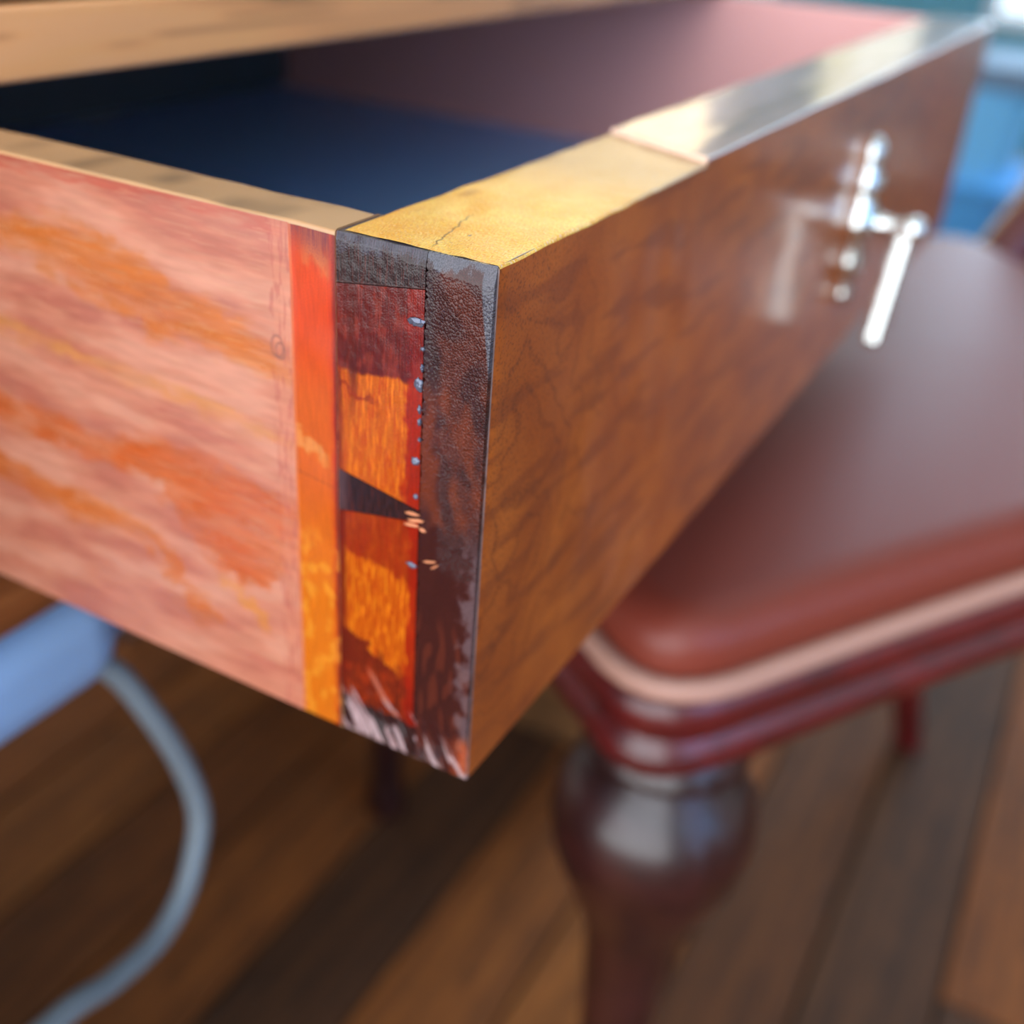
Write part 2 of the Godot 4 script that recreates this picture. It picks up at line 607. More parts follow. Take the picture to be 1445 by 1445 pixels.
func drawer_materials() -> void:
	# --- the drawer's side, pinkish reflected light painted over its old finish, millimetres: z -150 .. -37.5, y 0 .. -100
	var lo := Vector2(-150, 0)
	var hi := Vector2(-37.5, -100)
	var worn := [
		PackedVector2Array([Vector2(-135, -10), Vector2(-105, -12.6), Vector2(-90, -9.8), Vector2(-79, -11.5), Vector2(-69, -13.7), Vector2(-63.7, -17.5), Vector2(-54, -18.1), Vector2(-44, -21), Vector2(-35, -23.2), Vector2(-35, -28.8), Vector2(-43.6, -28.1), Vector2(-53.7, -27.9), Vector2(-59, -24.7), Vector2(-64.8, -27.3), Vector2(-69, -27.8), Vector2(-74, -24.3), Vector2(-85, -22.8), Vector2(-106, -17.4), Vector2(-135, -14)]),
		PackedVector2Array([Vector2(-118, -33), Vector2(-97, -34), Vector2(-89.7, -35.7), Vector2(-70, -36.2), Vector2(-60, -37.1), Vector2(-49, -38.1), Vector2(-36, -39.4), Vector2(-36, -40.8), Vector2(-49, -39.6), Vector2(-60, -38.6), Vector2(-70, -38), Vector2(-90, -37.4), Vector2(-118, -35)]),
		PackedVector2Array([Vector2(-125, -50.5), Vector2(-100.7, -50.4), Vector2(-86, -52.2), Vector2(-68, -48.2), Vector2(-61, -48.7), Vector2(-50, -50.2), Vector2(-36, -52.3), Vector2(-36, -64), Vector2(-51.5, -75), Vector2(-63, -68), Vector2(-73, -57), Vector2(-81, -58), Vector2(-93.5, -58), Vector2(-125, -57)]),
		PackedVector2Array([Vector2(-125, -64), Vector2(-104, -67.5), Vector2(-91, -68.4), Vector2(-74.5, -69.2), Vector2(-69, -72.3), Vector2(-65.8, -78.3), Vector2(-58.3, -82.8), Vector2(-58.6, -86), Vector2(-65, -87.8), Vector2(-70, -80), Vector2(-76.5, -72), Vector2(-92, -73.8), Vector2(-105, -73.8), Vector2(-125, -70)]),
		PackedVector2Array([Vector2(-54.5, -74.5), Vector2(-49, -77.5), Vector2(-45, -83.5), Vector2(-46, -84), Vector2(-50.5, -79), Vector2(-55, -76)]),
	]
	var covers := []
	for p in worn:
		covers.append(coverage(p, lo, hi, 150, 130, 1))
	var a := nz("simplex", 1.0, 21, 4)
	var b := nz("simplex", 1.0, 22, 3)
	var sheen := rgb(228, 138, 106)  # salmon veil of reflected light, painted as colour
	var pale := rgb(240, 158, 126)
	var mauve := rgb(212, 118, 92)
	var bare: Array[Color] = [rgb(232, 122, 48), rgb(240, 152, 84), rgb(226, 98, 36), rgb(230, 112, 40), rgb(246, 150, 40)]  # orange wood of the worn streaks, where the painted veil thins
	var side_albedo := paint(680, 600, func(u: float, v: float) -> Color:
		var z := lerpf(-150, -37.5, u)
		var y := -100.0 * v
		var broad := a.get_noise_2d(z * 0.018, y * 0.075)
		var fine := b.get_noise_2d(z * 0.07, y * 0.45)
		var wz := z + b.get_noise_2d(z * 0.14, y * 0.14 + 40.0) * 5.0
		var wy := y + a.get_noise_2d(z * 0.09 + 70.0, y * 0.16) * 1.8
		var c := sheen.lerp(pale, sm(-0.05, 0.45, broad)).lerp(mauve, sm(0.05, 0.5, -broad))
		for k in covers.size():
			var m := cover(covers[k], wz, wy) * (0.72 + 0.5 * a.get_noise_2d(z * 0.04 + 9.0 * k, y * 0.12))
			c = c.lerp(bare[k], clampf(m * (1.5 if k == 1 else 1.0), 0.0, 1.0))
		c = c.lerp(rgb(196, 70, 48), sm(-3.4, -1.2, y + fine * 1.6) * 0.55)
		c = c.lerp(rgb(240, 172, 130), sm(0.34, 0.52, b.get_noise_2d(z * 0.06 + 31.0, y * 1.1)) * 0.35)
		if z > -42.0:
			c = c.lerp(rgb(236, 140, 104), sm(-41.6, -40.6, z) * 0.5)  # pale end band of the painted reflection
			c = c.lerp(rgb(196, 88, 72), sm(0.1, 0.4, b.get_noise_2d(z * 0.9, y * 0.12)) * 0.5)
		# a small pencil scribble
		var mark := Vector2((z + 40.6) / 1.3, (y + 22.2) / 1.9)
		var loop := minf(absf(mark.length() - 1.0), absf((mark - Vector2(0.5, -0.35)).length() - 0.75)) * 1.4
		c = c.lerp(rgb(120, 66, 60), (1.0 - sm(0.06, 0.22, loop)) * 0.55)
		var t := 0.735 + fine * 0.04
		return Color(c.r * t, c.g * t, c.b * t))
	var side_rough := relief(220, 200, func(u: float, v: float) -> float:
		var z := lerpf(-150, -37.5, u)
		var y := -100.0 * v
		var w := 0.0
		for k in covers.size():
			w = maxf(w, cover(covers[k], z, y))
		return 0.44 - 0.14 * w + 0.10 * a.get_noise_2d(z * 0.05, y * 0.2))
	var side_relief := relief(600, 530, func(u: float, v: float) -> float:
		var z := lerpf(-150, -37.5, u)
		var y := -100.0 * v
		return 0.5 + 0.25 * b.get_noise_2d(z * 0.12, y * 0.9) + 0.25 * a.get_noise_2d(z * 1.3, y * 1.6))
	var m := mat("drawer_side_sheen_and_wear", Color.WHITE, 1.0)
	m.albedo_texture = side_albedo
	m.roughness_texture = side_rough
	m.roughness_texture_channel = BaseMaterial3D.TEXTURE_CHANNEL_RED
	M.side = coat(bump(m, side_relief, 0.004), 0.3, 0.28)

	# --- the joint, millimetres: z -40 .. 0, y 0 .. -100
	var grain := nz("simplex", 1.0, 31, 3)
	var blot := nz("simplex", 1.0, 32, 3)
	var cell := nz("cell", 1.0, 33, 1)
	var soft := nz("simplex", 1.0, 34, 1)
	var joint_albedo := paint(640, 1400, func(u: float, v: float) -> Color:
		var z := -40.0 + 40.0 * u
		var y := -100.0 * v
		var g := grain.get_noise_2d(z * 2.6, y * 0.11)      # vertical streaks
		var f := grain.get_noise_2d(z * 3.0 + 50.0, y * 2.4)
		var p := blot.get_noise_2d(z * 0.22, y * 0.16)
		var c: Color
		if z < -28.2:                                       # scraped strip on the side board
			c = rgb(228, 66, 8).lerp(rgb(222, 92, 10), sm(-14, -34, y)).lerp(rgb(230, 116, 14), sm(-38, -72, y))
			c = c.lerp(rgb(238, 128, 66), sm(-9, -3.5, y + p * 5.0) * sm(-36.5, -33.0, z) * 0.8)
			c = c.lerp(rgb(120, 40, 50), sm(-7.0, -1.5, y + f * 2.5 + (z + 33.0) * 0.4) * (0.4 + 0.5 * g + 0.3))
			c = c.lerp(rgb(214, 44, 12), sm(-30.4, -28.8, z) * (0.6 + 0.6 * p))
			c = c.lerp(rgb(122, 22, 16), sm(-29.4, -28.7, z + f * 0.4) * 0.8)
			c = c.lerp(rgb(246, 156, 40), sm(0.12, 0.5, p + g * 0.3) * sm(-50, -65, y) * 0.7)
			var sweep := absf(y + 37.8 + (z + 37.0) * 0.35 + p * 2.0)
			c = c.lerp(rgb(240, 156, 84), (1.0 - sm(0.5, 1.8, sweep)) * sm(-29.5, -32.0, z) * 0.7)
			c = c.lerp(rgb(150, 60, 16), (1.0 - sm(0.05, 0.25, absf(y + 44.6 + (z + 37.0) * 0.12))) * 0.5)
			c = c.lerp(rgb(210, 108, 84), sm(-37.0, -38.2, z + f * 0.5))
			if z < -37.0:
				c = c.lerp(rgb(234, 128, 84), sm(-39.0, -38.2, z) * 0.6)
			var t := 1.0 + g * 0.10 + f * 0.10
			t *= 0.76
			return Color(c.r * t, c.g * t, c.b * t)
		if z < -LAP * 1000.0 - 0.1 or (z < -LAP * 1000.0 + 0.5 and y < -90.0):
			var along := (z + 28.3) / 16.6                   # 0 at the shoulder, 1 at the lap
			var first := lerpf(-8.3, -5.9, along)
			var wedge_top := lerpf(-41.4, -44.4, along)
			var wedge_low := lerpf(-49.5, -46.6, along)
			if y > first or (y < wedge_top and y > wedge_low) or y < lerpf(-91.0, -92.0, along) + p * 1.5:
				c = rgb(56, 28, 28).lerp(rgb(40, 22, 24), 0.5 + f)
				c = c.lerp(rgb(80, 32, 28), sm(0.1, 0.7, g))
				c = c.lerp(rgb(150, 120, 112), (1.0 - sm(0.0, 0.35, absf(y - first))) * 0.45)
				c = c.lerp(rgb(86, 88, 104), sm(-2.6, -1.2, y + p * 1.5 + f) * 0.7)  # blue-grey reflection painted along the top edge
				if y < wedge_top and y > wedge_low:
					c = c.lerp(rgb(130, 96, 100), (1.0 - sm(-27.8, -25.4, z + f)) * 0.5)
				if y < -88.0:
					c = c.lerp(rgb(196, 160, 160), sm(0.02, 0.28, blot.get_noise_2d((z + y * 0.5) * 0.3, y * 0.05)) * 0.95)
			elif y > wedge_top:
				c = rgb(216, 98, 10).lerp(rgb(176, 56, 8), sm(0.0, 0.5, g))
				c = c.lerp(rgb(240, 122, 16), sm(0.1, 0.6, blot.get_noise_2d(z * 1.1 + 8.0, y * 0.1)))
				var arc := -22.8 + 1.4 * along + 0.5 * p
				c = c.lerp(rgb(98, 20, 16).lerp(rgb(128, 38, 26), sm(-0.2, 0.6, p + 0.4 * g)), sm(arc - 0.5, arc + 0.4, y))
				c = c.lerp(rgb(92, 22, 16), (1.0 - sm(0.3, 1.1, absf(z + 25.2 + p * 0.4))) * sm(-34, -20, y) * 0.85)
				c = c.lerp(rgb(150, 42, 10), (1.0 - sm(0.2, 1.2, absf(y + 25.2 + along * 5.5 - p * 2.0))) * (1.0 - sm(0.35, 0.6, along)) * 0.8)
				c = c.lerp(rgb(156, 18, 8), sm(-15.6, -14.2, z + f * 0.6 + p * 1.2) * (0.8 if y < -21.0 else 0.4))
				c = c.lerp(rgb(110, 20, 14), sm(-26.6, -28.0, z) * 0.6)
			else:
				c = rgb(216, 96, 10).lerp(rgb(160, 46, 8), sm(0.0, 0.45, g))
				c = c.lerp(rgb(244, 132, 20), sm(0.1, 0.6, blot.get_noise_2d(z * 1.1 + 38.0, y * 0.1)))
				c = c.lerp(rgb(150, 36, 10), sm(-0.6, 0.5, y - lerpf(-56.6, -59.8, along) + p) * (0.75 + 0.2 * p))
				c = c.lerp(rgb(96, 18, 14), sm(0.8, -0.8, y - lerpf(-73.6, -82.0, along) - p * 2.0) * 0.85)
				c = c.lerp(rgb(176, 52, 14), sm(0.0, 0.4, g + p) * sm(-78, -84, y) * 0.7)
				c = c.lerp(rgb(160, 20, 8), sm(-14.2, -13.2, z + f * 0.6 + p) * 0.75)
				c = c.lerp(rgb(104, 18, 12), sm(-26.2, -27.6, z) * 0.75)
				var streak := absf(z - (-21.5 + (-82.4 - y) * 0.62))
				c = c.lerp(rgb(206, 120, 96), (1.0 - sm(0.2, 1.3, streak)) * sm(-81, -84, y) * 0.75)
				c = c.lerp(rgb(196, 160, 160), sm(0.05, 0.3, blot.get_noise_2d((z + y * 0.5) * 0.3, y * 0.05)) * sm(-86.5, -90, y) * 0.9)
			var t1 := 0.76 + g * 0.14 + f * 0.14
			return Color(c.r * t1, c.g * t1, c.b * t1)
		# end grain of the drawer front, under thick dark varnish
		var q := soft.get_noise_2d(z * 0.13 + 20.0, y * 0.09)
		c = rgb(80, 36, 28).lerp(rgb(60, 28, 26), sm(-0.2, 0.6, q))
		c = c.lerp(rgb(100, 42, 24), sm(-0.4, 0.9, soft.get_noise_2d(z * 0.2 + 7.0, y * 0.1)) * sm(-16, -23, y) * sm(-50, -42, y) * 0.9)
		c = c.lerp(rgb(50, 18, 18), sm(-45.5, -48.5, y + q * 3.0 + f) * 0.85)
		c = c.lerp(rgb(42, 24, 26), sm(-8.6, -10.4, z + q) * sm(-26, -18, y) * 0.8)
		c = c.lerp(rgb(112, 46, 28), sm(0.1, 0.6, soft.get_noise_2d(z * 0.45, y * 0.10 + 11.0)) * sm(-62, -70, y) * 0.4)
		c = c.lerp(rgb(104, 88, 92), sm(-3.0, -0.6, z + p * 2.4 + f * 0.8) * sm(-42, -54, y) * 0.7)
		c = c.lerp(rgb(190, 80, 38), sm(-4.0, -1.0, z + f) * sm(-88, -92, y) * 0.7)
		c = c.lerp(rgb(176, 150, 150), sm(0.1, 0.4, blot.get_noise_2d((z + y * 0.5) * 0.3, y * 0.05 + 3.0)) * sm(-88, -93, y) * 0.9)
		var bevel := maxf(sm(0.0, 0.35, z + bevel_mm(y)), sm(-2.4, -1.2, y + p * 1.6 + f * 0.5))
		c = c.lerp(rgb(84, 88, 98), bevel * 0.85)  # grey skylight reflection painted on the bevel and top lip
		var t2 := 0.9 + f * 0.26
		return Color(c.r * t2, c.g * t2, c.b * t2))
	var joint_relief := relief(640, 1400, func(u: float, v: float) -> float:
		var z := -40.0 + 40.0 * u
		var y := -100.0 * v
		var g := grain.get_noise_2d(z * 2.6, y * 0.11)
		if z < -LAP * 1000.0:
			return 0.45 + 0.02 * g + 0.02 * grain.get_noise_2d(z * 2.2, y * 2.0)
		var pits := 1.0 - sm(0.12, 0.46, cell.get_noise_2d(z * 2.5, y * 2.5) + 1.0)      # under half a millimetre apart
		var here := sm(-3.0, -6.5, y) * sm(-58, -46, y) * sm(-11.2, -8.8, z - sm(-17, -22, y) * 2.5) * (0.75 + 0.5 * blot.get_noise_2d(z * 0.3, y * 0.3))
		return 0.4 + 0.5 * pits * here + 0.05 * grain.get_noise_2d(z * 1.2, y * 1.0))
	m = mat("drawer_joint_varnish", Color.WHITE, 0.16)
	m.metallic_specular = 0.4
	m.albedo_texture = joint_albedo
	M.joint = bump(m, joint_relief, 0.045)
	m = m.duplicate()
	m.resource_name = "scraped_strip_varnish"
	m.heightmap_scale = 0.008
	m.roughness = 0.3
	M.strip = m

	# --- the drawer's face, millimetres: x 0 .. 250, y 0 .. -100
	var c1 := nz("simplex", 1.0, 41, 3)
	var c2 := nz("simplex", 1.0, 42, 2)
	var face_albedo := paint(1050, 420, func(u: float, v: float) -> Color:
		var x := 250.0 * u
		var y := -100.0 * v
		var w := c1.get_noise_2d(x * 0.03, y * 0.03)
		var f := c2.get_noise_2d(x * 1.1 + y * 0.5, y * 1.1)
		# cathedral rings round a heart near the left end, lower middle
		var q := Vector2((x - 2.0) / 1.5, (y + 52.0) / 1.5 if y > -52.0 else (y + 52.0) / 1.2).length() + w * 9.0
		var ring := 0.5 + 0.5 * sin(q * TAU / 6.2)
		var near := sm(46, 14, q)
		var c := rgb(160, 76, 18).lerp(rgb(178, 90, 24), 0.5 + w)
		c = c.lerp(rgb(128, 58, 20), sm(0.0, 0.6, c1.get_noise_2d(x * 0.02 + 7.0, y * 0.10)) * 0.6)
		c = c.lerp(rgb(92, 38, 14), sm(0.80, 1.0, ring) * (0.06 + 0.40 * near) * (0.7 + f))
		c = c.lerp(rgb(82, 36, 16), sm(0.30, 0.6, f) * sm(70, 8, x) * 0.55)
		c = c.lerp(rgb(204, 96, 32), sm(1.4, 0.2, x + f) * 0.8)
		var t := 1.0 + f * 0.05
		return Color(c.r * t, c.g * t, c.b * t))
	var face_relief := relief(1050, 420, func(u: float, v: float) -> float:
		var x := 250.0 * u
		var y := -100.0 * v
		return 0.5 + 0.34 * c2.get_noise_2d(x * 1.3 + y * 0.6, y * 1.5) + 0.2 * c1.get_noise_2d(x * 0.5, y * 0.5))
	m = mat("drawer_face_varnish", Color.WHITE, 0.5)
	m.albedo_texture = face_albedo
	M.face = coat(bump(m, face_relief, 0.006), 0.75, 0.16)

	# --- the worn top edge near the corner, sunlit gold painted in, millimetres: x 0 .. 105, z 0 .. -30
	var top_albedo := paint(1050, 300, func(u: float, v: float) -> Color:
		var x := 105.0 * u
		var z := -30.0 * v
		var f := c2.get_noise_2d(x * 0.5, z * 2.2)
		var w := c1.get_noise_2d(x * 0.05, z * 0.11)
		var c := rgb(250, 184, 66).lerp(rgb(255, 204, 92), 0.5 + w).lerp(rgb(188, 118, 36), sm(0.0, 0.5, f) * 0.6)
		c = c.lerp(rgb(176, 140, 100), sm(28, 75, x) * 0.85)  # painted sun patch: corner gold fades to the beige of room reflections
		# a fine crack and a stain
		var path := -12.6 - 0.24 * (x - 3.4) + 0.5 * c1.get_noise_2d(x * 0.35, 3.0)
		var crack := (1.0 - sm(0.05, 0.22, absf(z - path))) * sm(2.0, 4.5, x) * sm(24, 19, x)
		c = c.lerp(rgb(96, 66, 22), crack * 0.85)
		c = c.lerp(rgb(176, 116, 40), (1.0 - sm(0.3, 1.5, Vector2((x - 34.0) / 3.0, (z + 24.6) / 1.3).length())) * 0.6)
		var t := 1.0 + f * 0.12
		return Color(c.r * t, c.g * t, c.b * t))
	var top_relief := relief(1050, 300, func(u: float, v: float) -> float:
		var x := 105.0 * u
		var z := -30.0 * v
		return 0.5 + 0.36 * c2.get_noise_2d(x * 0.8, z * 2.6) + 0.16 * c1.get_noise_2d(x * 0.2, z * 0.3))
	m = mat("drawer_top_wear_and_sun", Color.WHITE, 0.34)
	m.albedo_texture = top_albedo
	M.top = coat(bump(m, top_relief, 0.03), 0.25, 0.2)
	M.top_far = coat(grained("drawer_top_varnish", rgb(156, 134, 138), 0.4, Vector3(1, 2, 2), M.figure), 0.65, 0.14)  # mauve-grey colour stands in for the room reflected in the varnish
	M.riser = mat("lit_step_edge", rgb(250, 214, 190), 0.5)  # bright highlight on the step, put into its pale colour
	M.side_top = coat(grained("drawer_side_top_wood", rgb(244, 192, 138), 0.45, Vector3(2, 2, 0.6), M.figure), 0.5, 0.25)
	M.filler = mat("silvery_filler", rgb(92, 96, 112), 0.16, 0.4)
	M.splinter = mat("bare_wood_splinter", rgb(190, 118, 78), 0.6)


# width in millimetres of the worn bevel along the front end of the end grain
func bevel_mm(y: float) -> float:
	return maxf(0.0, 2.1 * sm(-21.0, -2.0, y) + (0.35 if y > -19.0 else 0.0) - 0.15)


# how far the face of the joint lies back from x 0, at z and y
func sink(z: float, y: float) -> float:
	var zm := z * 1000.0
	var ym := y * 1000.0
	var w := nz("simplex", 1.0, 51, 2)
	var d := 0.0
	if zm > -LAP * 1000.0 - 0.3:
		d += maxf(0.0, zm + bevel_mm(ym)) * 0.20
		d += pow(maxf(0.0, zm + 0.5), 2.0) * 0.9
	var lip := 1.6 + 0.5 * w.get_noise_2d(zm * 0.12, 4.0) + sm(-17.0, -15.0, zm)
	d += maxf(0.0, ym + lip) * 0.26 + pow(maxf(0.0, ym + 0.5), 2.0) * 0.5
	# the broken lower end
	var low := sm(-86.0, -95.0, ym)
	d += low * (0.35 + 0.9 * absf(w.get_noise_2d((zm + ym * 0.5) * 0.32, ym * 0.05)))
	d += pow(maxf(0.0, -99.0 - ym), 2.0) * 0.8
	d += 0.02 * w.get_noise_2d(zm * 0.5, ym * 0.3)
	return d / 1000.0


# one flush piece of the joint: z from z0 to z1, y between two lines of z; front face and rims
func joint_piece(z0: float, z1: float, high: Callable, low: Callable, nu: int, nv: int, ragged := 0.0) -> Shape:
	var s := Shape.new()
	var w := nz("simplex", 1.0, 52, 2)
	var off := Vector3(0, TALL, 0)
	var spot := func(i: int, j: int) -> Vector3:
		var y0: float = high.call(float(i) / nu)
		var y1: float = low.call(float(i) / nu)
		var y := lerpf(y0, y1, float(j) / nv)
		var left := z0 + ragged * maxf(0.0, w.get_noise_2d(y * 900.0, 2.0)) if ragged > 0.0 else z0
		var z := lerpf(left, z1, float(i) / nu)
		return Vector3(sink(z, y), y, z)
	var mid := Vector3(0.007, TALL + (float(high.call(0.5)) + float(low.call(0.5))) / 2.0, (z0 + z1) / 2.0)
	s.grid(nu, nv, func(i: int, j: int) -> Array:
		var p: Vector3 = spot.call(i, j)
		return [p + off, uv_joint(p.z, p.y)], mid)
	for side: int in [0, nv]:
		s.grid(nu, 1, func(i: int, j: int) -> Array:
			var p: Vector3 = spot.call(i, side)
			if j == 1:
				p.x = SIDE
			return [p + off, uv_joint(p.z, p.y)], mid)
	for side: int in [0, nu]:
		s.grid(nv, 1, func(i: int, j: int) -> Array:
			var p: Vector3 = spot.call(side, i)
			if j == 1:
				p.x = SIDE
			return [p + off, uv_joint(p.z, p.y)], mid)
	return s


func drawer() -> void:
	drawer_materials()
	var d := base("drawer", Vector3(0, TOP - TALL, 0))
	tag(d, "old varnished wooden drawer pulled out of the desk, dovetailed corner toward us", "drawer")
	var up := Vector3(0, TALL, 0)

	# --- front board
	var start := 0.0012
	var r := 0.0006
	var w := nz("simplex", 1.0, 61, 2)
	var arc := PackedVector2Array()
	for k in 5:
		var a := PI / 2.0 * k / 4.0
		arc.append(Vector2(-r + r * cos(a), -r + r * sin(a)))           # z, y, from the face to the top
	for k in 9:
		arc.append(Vector2(lerpf(-r, -THICK + 0.0012, (k + 1) / 10.0), 0))
	for k in 5:
		var a := PI / 2.0 * k / 4.0
		arc.append(Vector2(-THICK + 0.0012 - 0.0012 * sin(a), -0.0012 + 0.0012 * cos(a)))
	var lift := func(x: float, z: float) -> float:
		return 0.00018 * w.get_noise_2d(x * 60.0, z * 90.0) - 0.0001
	var shear := func(x: float, z: float) -> float:
		return -z / 0.0294 * 0.014 * sm(0.045, 0.087, x) * sm(0.14, 0.092, x)
	var near := PackedFloat32Array()
	for k in 61:
		near.append(lerpf(start, 0.0887, k / 60.0))
	var far := PackedFloat32Array([0.0887, 0.0888, 0.0890, 0.0900])
	for k in range(1, 31):
		far.append(lerpf(0.0900, WIDE, k / 30.0))
	var mid := Vector3(0.2, TALL / 2.0, -THICK / 2.0)
	var top_near := Shape.new()
	top_near.grid(60, arc.size() - 1, func(i: int, j: int) -> Array:
		var q := arc[j]
		var x: float = near[i] + float(shear.call(near[i], q.x))
		return [up + Vector3(x, q.y + float(lift.call(x, q.x)), q.x), Vector2(x / 0.105, -q.x / 0.03)], mid)
	var top_far := Shape.new()
	top_far.grid(far.size() - 1, arc.size() - 1, func(i: int, j: int) -> Array:
		var q := arc[j]
		var x: float = far[i] + float(shear.call(far[i], q.x))
		var step := 0.0012 * sm(0.08865, 0.08885, far[i])
		return [up + Vector3(x, q.y + step + float(lift.call(x, q.x)), q.x), Vector2(x, q.x)], mid)
	var riser := Shape.new()
	riser.grid(8, 1, func(i: int, j: int) -> Array:
		var z := lerpf(-0.0003, -THICK + 0.0006, i / 8.0)
		var x := 0.0887 + float(shear.call(0.0887, z))
		return [up + Vector3(x - 0.0002 * (1 - j), 0.00005 + 0.0012 * j + float(lift.call(x, z)), z), Vector2(x, z)], mid)
	var face := Shape.new()
	var xs := PackedFloat32Array([start])
	xs.append_array(near.slice(1))
	xs.append_array(far.slice(1))
	face.grid(xs.size() - 1, 40, func(i: int, j: int) -> Array:
		var x := xs[i]
		var t := j / 40.0
		var y := lerpf(-r + float(lift.call(x, 0.0)) + 0.0012 * sm(0.0884, 0.0894, x), -TALL + 0.0006, t)
		var z := 0.00025 * w.get_noise_2d(x * 25.0, y * 30.0) * sm(0.0, 0.1, t) * sm(1.0, 0.9, t) * sm(0.012, 0.04, x)
		if i == 0:
			z -= 0.00035
		return [up + Vector3(x, y, z), Vector2(x / 0.25 if x < 0.25 else 2.0 - x / 0.25, -y / TALL)], mid)
	# underside, back and ends
	var rest := Shape.new()
	var under := PackedVector2Array([Vector2(0, -TALL + 0.0006), Vector2(-0.0006, -TALL), Vector2(-THICK, -TALL), Vector2(-THICK, -0.0012)])
	for k in 3:
		rest.grid(1, 1, func(i: int, j: int) -> Array:
			var q := under[k + j]
			var x := start if i == 0 else WIDE
			return [up + Vector3(x, q.y, q.x), Vector2(x, q.y)], mid)
	var ring := PackedVector2Array(arc)
	ring.append_array(PackedVector2Array([under[2], under[1], under[0]]))
	for end: float in [start, WIDE]:
		var pts := PackedVector3Array()
		for q in ring:
			pts.append(up + Vector3(end, q.y + (0.001 if end > 0.1 and q.y > -0.01 else -0.0003 if q.y > -0.01 else 0.0), q.x))
		rest.fan(pts, mid)
	var board := obj("front_board", [top_near, top_far, face, rest, riser], [M.top, M.top_far, M.face, M.top_far, M.riser], d)

	# --- the half-blind dovetail joint: pins and end grain of the front, tails of the side
	var gap := 0.00009
	var zs := -THICK + 0.00005
	var ze := -LAP - 0.0001
	var flat := func(y: float) -> Callable: return func(_t: float) -> float: return y
	var line := func(y0: float, y1: float) -> Callable: return func(t: float) -> float: return lerpf(y0, y1, t) / 1000.0
	var lap := obj("lap_end_grain", joint_piece(-LAP, -0.00025, flat.call(-0.0002), flat.call(-TALL + 0.0003), 46, 330, 0.0006), M.joint, board)
	lap.set_meta("label", "dark pitted end grain with a worn bevel, grey sky reflection painted on")
	for p in [[-0.2, -0.2, -8.3, -5.9, 40], [-41.4, -44.4, -49.5, -46.6, 34], [-91.2, -91.9, -99.7, -99.7, 40]]:
		obj("dovetail_pin", joint_piece(zs, ze, line.call(p[0] - 0.05, p[1] - 0.05), line.call(p[2] + 0.05, p[3] + 0.05), 50, p[4]), M.joint, board)

	# --- near side board with its tails
	var back := -0.455
	var side := Shape.new()
	var strip := Shape.new()
	var caps := Shape.new()
	var inner := Vector3(SIDE / 2.0, TALL / 2.0, back / 2.0)
	var e := 0.0007
	var stops := PackedFloat32Array()
	for k in 41:
		stops.append(lerpf(back, -0.0375, pow(k / 40.0, 0.6)))
	var outer := func(z: float, t: float) -> Vector3:
		var y := lerpf(-e, -TALL + 0.0008, t)
		return Vector3(0.00018 * w.get_noise_2d(z * 30.0, y * 45.0) * sm(0.0, 0.1, t) * sm(1.0, 0.9, t), y, z)
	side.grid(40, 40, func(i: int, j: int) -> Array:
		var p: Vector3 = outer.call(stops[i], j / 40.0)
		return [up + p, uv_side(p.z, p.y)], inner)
	strip.grid(12, 40, func(i: int, j: int) -> Array:
		var z := lerpf(-0.0375, -THICK - gap, i / 12.0)
		var p: Vector3 = outer.call(z, j / 40.0)
		p.x += 0.00012
		if i == 0:
			p.x -= 0.00012
		return [up + p, uv_joint(p.z, p.y)], inner)
	var prof := PackedVector2Array()
	for k in 4:
		var a := PI / 2.0 * k / 3.0
		prof.append(Vector2(e - e * cos(a), -e + e * sin(a)))
	for k in 4:
		var a := PI / 2.0 * k / 3.0
		prof.append(Vector2(SIDE - 0.001 + 0.001 * sin(a), -0.001 + 0.001 * cos(a)))
	prof.append(Vector2(SIDE, -TALL + 0.0008))
	prof.append(Vector2(SIDE - 0.0008, -TALL))
	prof.append(Vector2(0.0008, -TALL))
	prof.append(Vector2(0, -TALL + 0.0008))
	caps.grid(60, prof.size() - 1, func(i: int, j: int) -> Array:
		var z := lerpf(back, -THICK - gap, i / 60.0)
		var q := prof[j]
		var y := q.y + (0.0002 * w.get_noise_2d(z * 70.0, 9.0) - 0.0002 if j < 8 else 0.0)
		return [up + Vector3(q.x, y, z), Vector2(q.x, z)], inner)
	for z: float in [back, -THICK - gap]:
		var pts := PackedVector3Array()
		for q in prof:
			pts.append(up + Vector3(q.x, q.y, z))
		caps.fan(pts, inner)
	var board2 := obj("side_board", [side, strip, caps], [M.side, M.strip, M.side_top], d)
	board2.set_meta("label", "orange side board, pinkish reflected sheen painted in, worn orange streaks")
	obj("dovetail_tail", joint_piece(zs, ze, line.call(-8.45, -6.05), line.call(-41.3, -44.3), 50, 120), M.joint, board2)
	obj("dovetail_tail", joint_piece(zs, ze, line.call(-49.6, -46.7), line.call(-91.1, -91.8), 50, 140), M.joint, board2)

	# --- silvery filler in the gaps beside the lap, splinters of bare wood
	for b in [[-13.3, -11.3, 1.5, 0.75], [-12.5, -21.6, 0.8, 1.2], [-12.15, -25.8, 0.35, 0.8], [-12.1, -28.0, 0.35, 0.7], [-12.0, -31.1, 0.3, 0.4], [-12.7, -35.3, 0.85, 0.75], [-12.4, -41.8, 0.5, 0.5], [-12.9, -55.5, 0.95, 0.6], [-11.9, -15.5, 0.4, 0.35], [-11.9, -18.6, 0.3, 0.7]]:
		var s := Shape.new()
		blob(s, Vector3(0.00002, TALL + b[1] / 1000.0, b[0] / 1000.0), Vector3(0.00035, b[3] / 1000.0, b[2] / 1000.0), int(b[0] * -10.0 - b[1]))
		obj("filler", s, M.filler, board)
